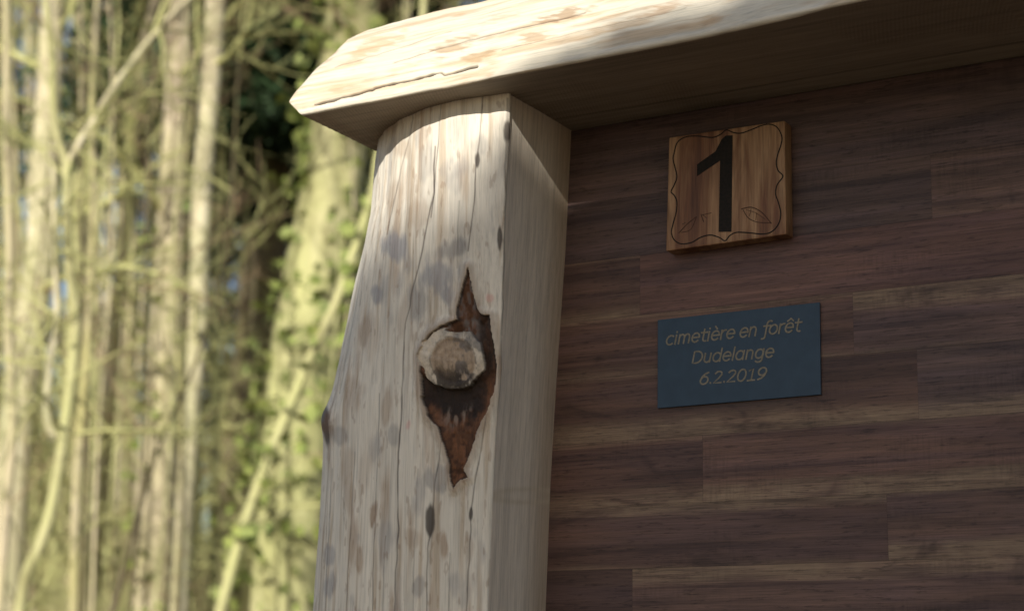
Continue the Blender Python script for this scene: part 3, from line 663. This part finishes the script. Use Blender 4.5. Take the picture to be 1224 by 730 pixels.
# --- the trees one can tell apart, left to right
tree([(64, -10), (56, 150), (48, 300), (30, 430), (14, 580), (2, 720)], 12, 26, 46, M_bark_pale, 'thick pale trunk leaning at the far left, sunlit, with a mossy top', nb=14, low=.3, kids=(6, 5))
LD = 8.5
tree([(62, 60), (65, 146), (79, 200), (80, 260), (84, 330), (91, 381), (88, 428), (78, 506), (67, 579), (52, 641), (33, 683), (22, 735)], 8.5, 9, 15, M_bark_moss, 'slender forked sapling with a crooked mossy stem at the left', cat_='sapling', top=7,
     nb=16, blen=1.1, kids=(7, 4), low=.3, name='forked_sapling', extra=add_limb([[(79, 200), (104, 156), (151, 83), (198, 26), (235, -10)], [(66, 524), (56, 496), (60, 428), (68, 386), (66, 300), (64, 200)]], [(9, 6), (11, 6)], M_bark_pale))
tree([(188, -10), (169, 68), (158, 208), (140, 360), (131, 480), (114, 662), (106, 735)], 13, 11, 19, M_bark_mid, 'slim grey-green tree between the forked sapling and the tall grey trunk', nb=12, blen=1.5)
tree([(212, 100), (205, 250), (202, 330), (196, 450), (186, 600), (178, 740)], 12.6, 30, 52, M_bark_tan, 'broad tan trunk standing just behind the tall grey trunk', nb=10, top=16, low=.25, extra=ivy(200, .03, .5, .08))
tree([(259, -15), (251, 104), (241, 234), (236, 400), (224, 558), (213, 735)], 11.5, 25, 20, M_bark_pale, 'tall grey trunk with a bright sunlit lower half, left of the dark conifer', nb=7, low=.35)
tree([(268, 60), (265, 180), (262, 290), (258, 420), (255, 740)], 13.2, 9, 12, M_bark_moss, 'thin yellow-green stem in front of the dark conifer', nb=6, blen=1.3, name='bare_tree')
tree([(424, -30), (412, 100), (398, 220), (368, 400), (348, 550), (336, 740)], 12.5, 62, 104, M_bark_moss, 'massive mossy tree with ivy climbing its trunk beside the log post', nb=6, low=.4, name='ivy_tree', top=16, extra=ivy(2000, .02, .62, .08))
tree([(452, 190), (445, 232), (406, 350), (375, 418), (323, 543), (291, 631), (262, 735)], 9, 10, 14, M_bark_moss, 'leaning olive sapling crossing in front of the ivy tree', cat_='sapling', nb=10, blen=.8, kids=(5, 3), top=7, name='leaning_sapling', extra=ivy(90, .25, .5, .03, size=.045))
tree([(330, 380), (300, 470), (190, 532), (166, 610), (133, 735)][2:], 9.5, 5, 8, M_bark_dark, 'thin dark leaning stem in front of the broad tan trunk', cat_='sapling', nb=8, blen=.9, top=5, kids=(5, 3), name='leaning_sapling')
tree([(12, 300), (10, 400), (16, 500), (8, 600), (-2, 735)], 9, 10, 14, M_bark_tan, 'brown stem at the very edge, left of the pale trunk', nb=10, blen=1.2, top=8, cat_='sapling', name='bare_sapling')
tree([(112, 250), (104, 418), (92, 574), (88, 735)], 10.5, 8, 11, M_bark_mid, 'straight thin stem rising right beside the forked sapling', nb=12, blen=1.1, top=8, cat_='sapling', name='bare_sapling')
tree([(306, 200), (290, 420), (272, 560), (262, 740)], 18, 18, 26, M_bark_dark, 'dark shaded trunk in the gap left of the ivy tree', nb=14, blen=1.8, top=12)  # shadow on this trunk is put into its dark bark colour
tree([(470, -30), (466, 40), (455, 300), (440, 740)], 16, 16, 26, M_bark_mid, 'grey trunk showing just above the left end of the beam', nb=20, blen=2.2, top=15)
# --- dark conifers
def conifer(px_, D, top, R0, label, group=None, n=900, cat_='conifer', tlow=.22):
    b = at(px_, 735, D); g = ground_z(b[0], b[1]); loc = (b[0], b[1], g); root = empty('conifer_tree', loc); tag(root, label, cat_, group)
    P = np.array([[b[0], b[1], g-.2+(top+.2)*t] for t in np.linspace(0, 1, 12)]); mesh_obj('trunk', *tubes(P[None], np.linspace(.17, .02, 12)[None], 9), M_bark_dark, root, smooth=True, loc=loc).location = (0, 0, 0)
    m = n//7; t = rng.uniform(tlow, .98, m); a = rng.uniform(0, 6.283, m); L = R0*(1-t)**.8*rng.uniform(.6, 1.15, m)+.25
    st = np.stack([np.full(m, b[0]), np.full(m, b[1]), g+top*t], 1); dr = np.stack([np.cos(a), np.sin(a), np.full(m, .15)], 1)
    BPp = grow(st, dr, L, 6, .06, -.09); bv_, bf_ = tubes(BPp, np.full((m, 6), .012), 3)
    mesh_obj('branchwork', bv_, bf_, M_bark_dark, root, loc=loc).location = (0, 0, 0)
    c = BPp[rng.integers(0, m, n*14), rng.integers(1, 6, n*14)]+rng.normal(0, .17, (n*14, 3))*np.array([1, 1, .6])
    mesh_obj('foliage', *quads(c, .13, aspect=.22), M_fir, root, loc=loc).location = (0, 0, 0)
conifer(303, 14.2, 15, 1.9, 'dark green conifer between the tall grey trunk and the ivy tree', n=5200, tlow=.32)
conifer(278, 26, 15, 2.3, 'dark conifer behind the thin yellow-green stem', n=1200)
for px_, D in ((-60, 30), (470, 30), (360, 34), (560, 33), (200, 38)):
    conifer(px_, D, rng.uniform(9, 15), 2.3, 'dark conifer half hidden behind the bare trunks', 'conifers deep in the wood', n=800)
# --- slender trees farther back
for k in range(62):
    D = rng.uniform(20, 44); px_ = rng.uniform(-160, 640) if k > 10 else rng.uniform(640, 1500); ln = rng.normal(0, 14); w = rng.uniform(.09, .23)*F/D
    if px_ > 640: D = rng.uniform(25, 44)
    tree([(px_+ln, -60), (px_+ln*.5+rng.normal(0, 3), 300), (px_-12, 735)], D, w*.6, w, [M_bark_mid, M_bark_tan, M_bark_moss, M_bark_mid, M_bark_dark, M_bark_pale][k % 6],
         'slender bare tree standing blurred farther back in the wood', group='bare trees farther back in the wood', top=rng.uniform(12, 17), nb=20, blen=2.2, kids=(6, 4), sides=7, low=.12, twig=[M_twig, M_twig, M_twig_brown][k % 3], extra=ivy(320, .02, .8, .16, size=.07) if k % 3 == 0 else None)
# --- thin pole-like stems crowding the gaps
for k in range(54):
    D = rng.uniform(10, 22); px_ = rng.uniform(-60, 235) if k % 5 else rng.uniform(350, 470); ln = rng.normal(4, 22); w = rng.uniform(2.5, 6.0)
    tree([(px_+ln+rng.normal(0, 8), rng.uniform(-40, 120)), (px_+ln*.6+rng.normal(0, 7), 300), (px_+ln*.2+rng.normal(0, 6), 520), (px_-6, 735)], D, w*.6, w*1.2, [M_bark_moss, M_bark_mid, M_bark_tan, M_bark_dark][k % 4],
         'thin bare stem crowded between the larger trunks', cat_='sapling', group='thin stems between the trunks', top=rng.uniform(5, 9), nb=9, blen=1.0, kids=(5, 4), sides=6, low=.2, name='thin_sapling', twig=[M_twig, M_twig_brown][k % 2])
# --- bare bushes between the trunks
def bush(px_, D, n, h, mat):
    b = at(px_, 735, D); g = ground_z(b[0], b[1]); loc = (b[0], b[1], g)
    a = rng.uniform(0, 6.283, n); st = np.array([[b[0], b[1], g-.05]])+np.stack([np.cos(a), np.sin(a), 0*a], 1)*rng.uniform(0, .35, n)[:, None]
    dr = np.stack([np.cos(a)*.35, np.sin(a)*.35, np.ones(n)], 1)+rng.normal(0, .12, (n, 3))
    o = mesh_obj('bare_bush', *branching(st, dr, h*rng.uniform(.6, 1.1, n), np.full(n, .009), 3, (9, 4), .14, -.01), mat, loc=loc)
    tag(o, 'tangled bare bush of thin sunlit twigs between the trunks', 'bush', 'bare bushes between the trunks')
for k in range(26):
    D = rng.uniform(13, 32); bx_ = rng.uniform(-120, 520); bush(bx_, D, int(rng.uniform(9, 17)), rng.uniform(2.0, 3.8)*(.5 if 235 < bx_ < 365 else 1), [M_twig, M_twig, M_twig_brown][k % 3])
# --- far-off wood behind everything
n = 60000
fx = rng.uniform(-130, 70, n); fy = rng.uniform(48, 78, n); fz = ground_z(fx, fy)+rng.uniform(0, 1, n)**1.3*16
keep = fbm(np.stack([fx*.22, fz*.13, fy*.12], -1), 97, 3)+.012*(10-(fz-ground_z(fx, fy))) > .52
c = np.stack([fx, fy, fz], 1)[keep]
o = mesh_obj('far_wood', *quads(c, .55, aspect=.3), M_far); tag(o, 'far-off bare wood closing the view behind the trees', kind='stuff')
# --- two unseen evergreens, added and shaped to shade the panel and lower post
def shade_tree(DS, cx, cz, ax, az, p, n, leaf, label, wb):
    def insun(x, z, t): return np.stack([x, np.full(np.shape(x), -.14), z], -1)+SUN*(DS+np.asarray(t))[..., None]
    base = insun(np.array(cx), np.array(cz), np.array(0.)); L0 = np.array([base[0], base[1], 0.])
    root = empty('unseen_evergreen', tuple(L0)); tag(root, label, 'unseen evergreen tree')
    P = np.array([L0+np.array([0.05*math.sin(t*5), .04*math.cos(t*4), t*base[2]]) for t in np.linspace(0, 1, 10)])
    mesh_obj('trunk', *tubes(P[None], np.linspace(.2, .05, 10)[None], 10), M_bark_dark, root, smooth=True, loc=L0).location = (0, 0, 0)
    a = rng.normal(0, 1, (46, 3)); a /= np.linalg.norm(a, axis=1, keepdims=True); lim = grow(np.repeat(base[None]-np.array([[0, 0, .5]]), 46, 0), a+np.array([0, 0, .1]), np.full(46, .8), 6, .1, .0)
    mesh_obj('limbs', *tubes(lim, np.tile(np.linspace(.035, .008, 6), (46, 1)), 5), M_bark_dark, root, loc=L0).location = (0, 0, 0)
    lx, lz, lt = cx+ax*1.1*rng.uniform(-1, 1, n), cz+az*1.1*rng.uniform(-1, 1, n), rng.uniform(-.95, .95, n)
    wob = wb*(fbm(np.stack([lx*6, lz*6, lt*1.5], -1), 99, 3)-.5)
    keep = np.abs((lx-cx)/ax)**p+np.abs((lz-cz)/az)**p+np.abs(lt/.95)**6 < 1+wob
    mesh_obj('foliage', *quads(insun(lx[keep], lz[keep], lt[keep]), leaf, aspect=.6), M_ever, root, loc=L0).location = (0, 0, 0)
shade_tree(11.5, .05, .435, 1.6, 1.6, 2, 60000, .07, 'unseen broad round evergreen added farther out to shade the lower post', .25)
shade_tree(5.5, .85, 1.20, 1.068, .975, 14, 90000, .045, 'unseen dense evergreen added close in front, boxy in shape to shade the panel', .16)
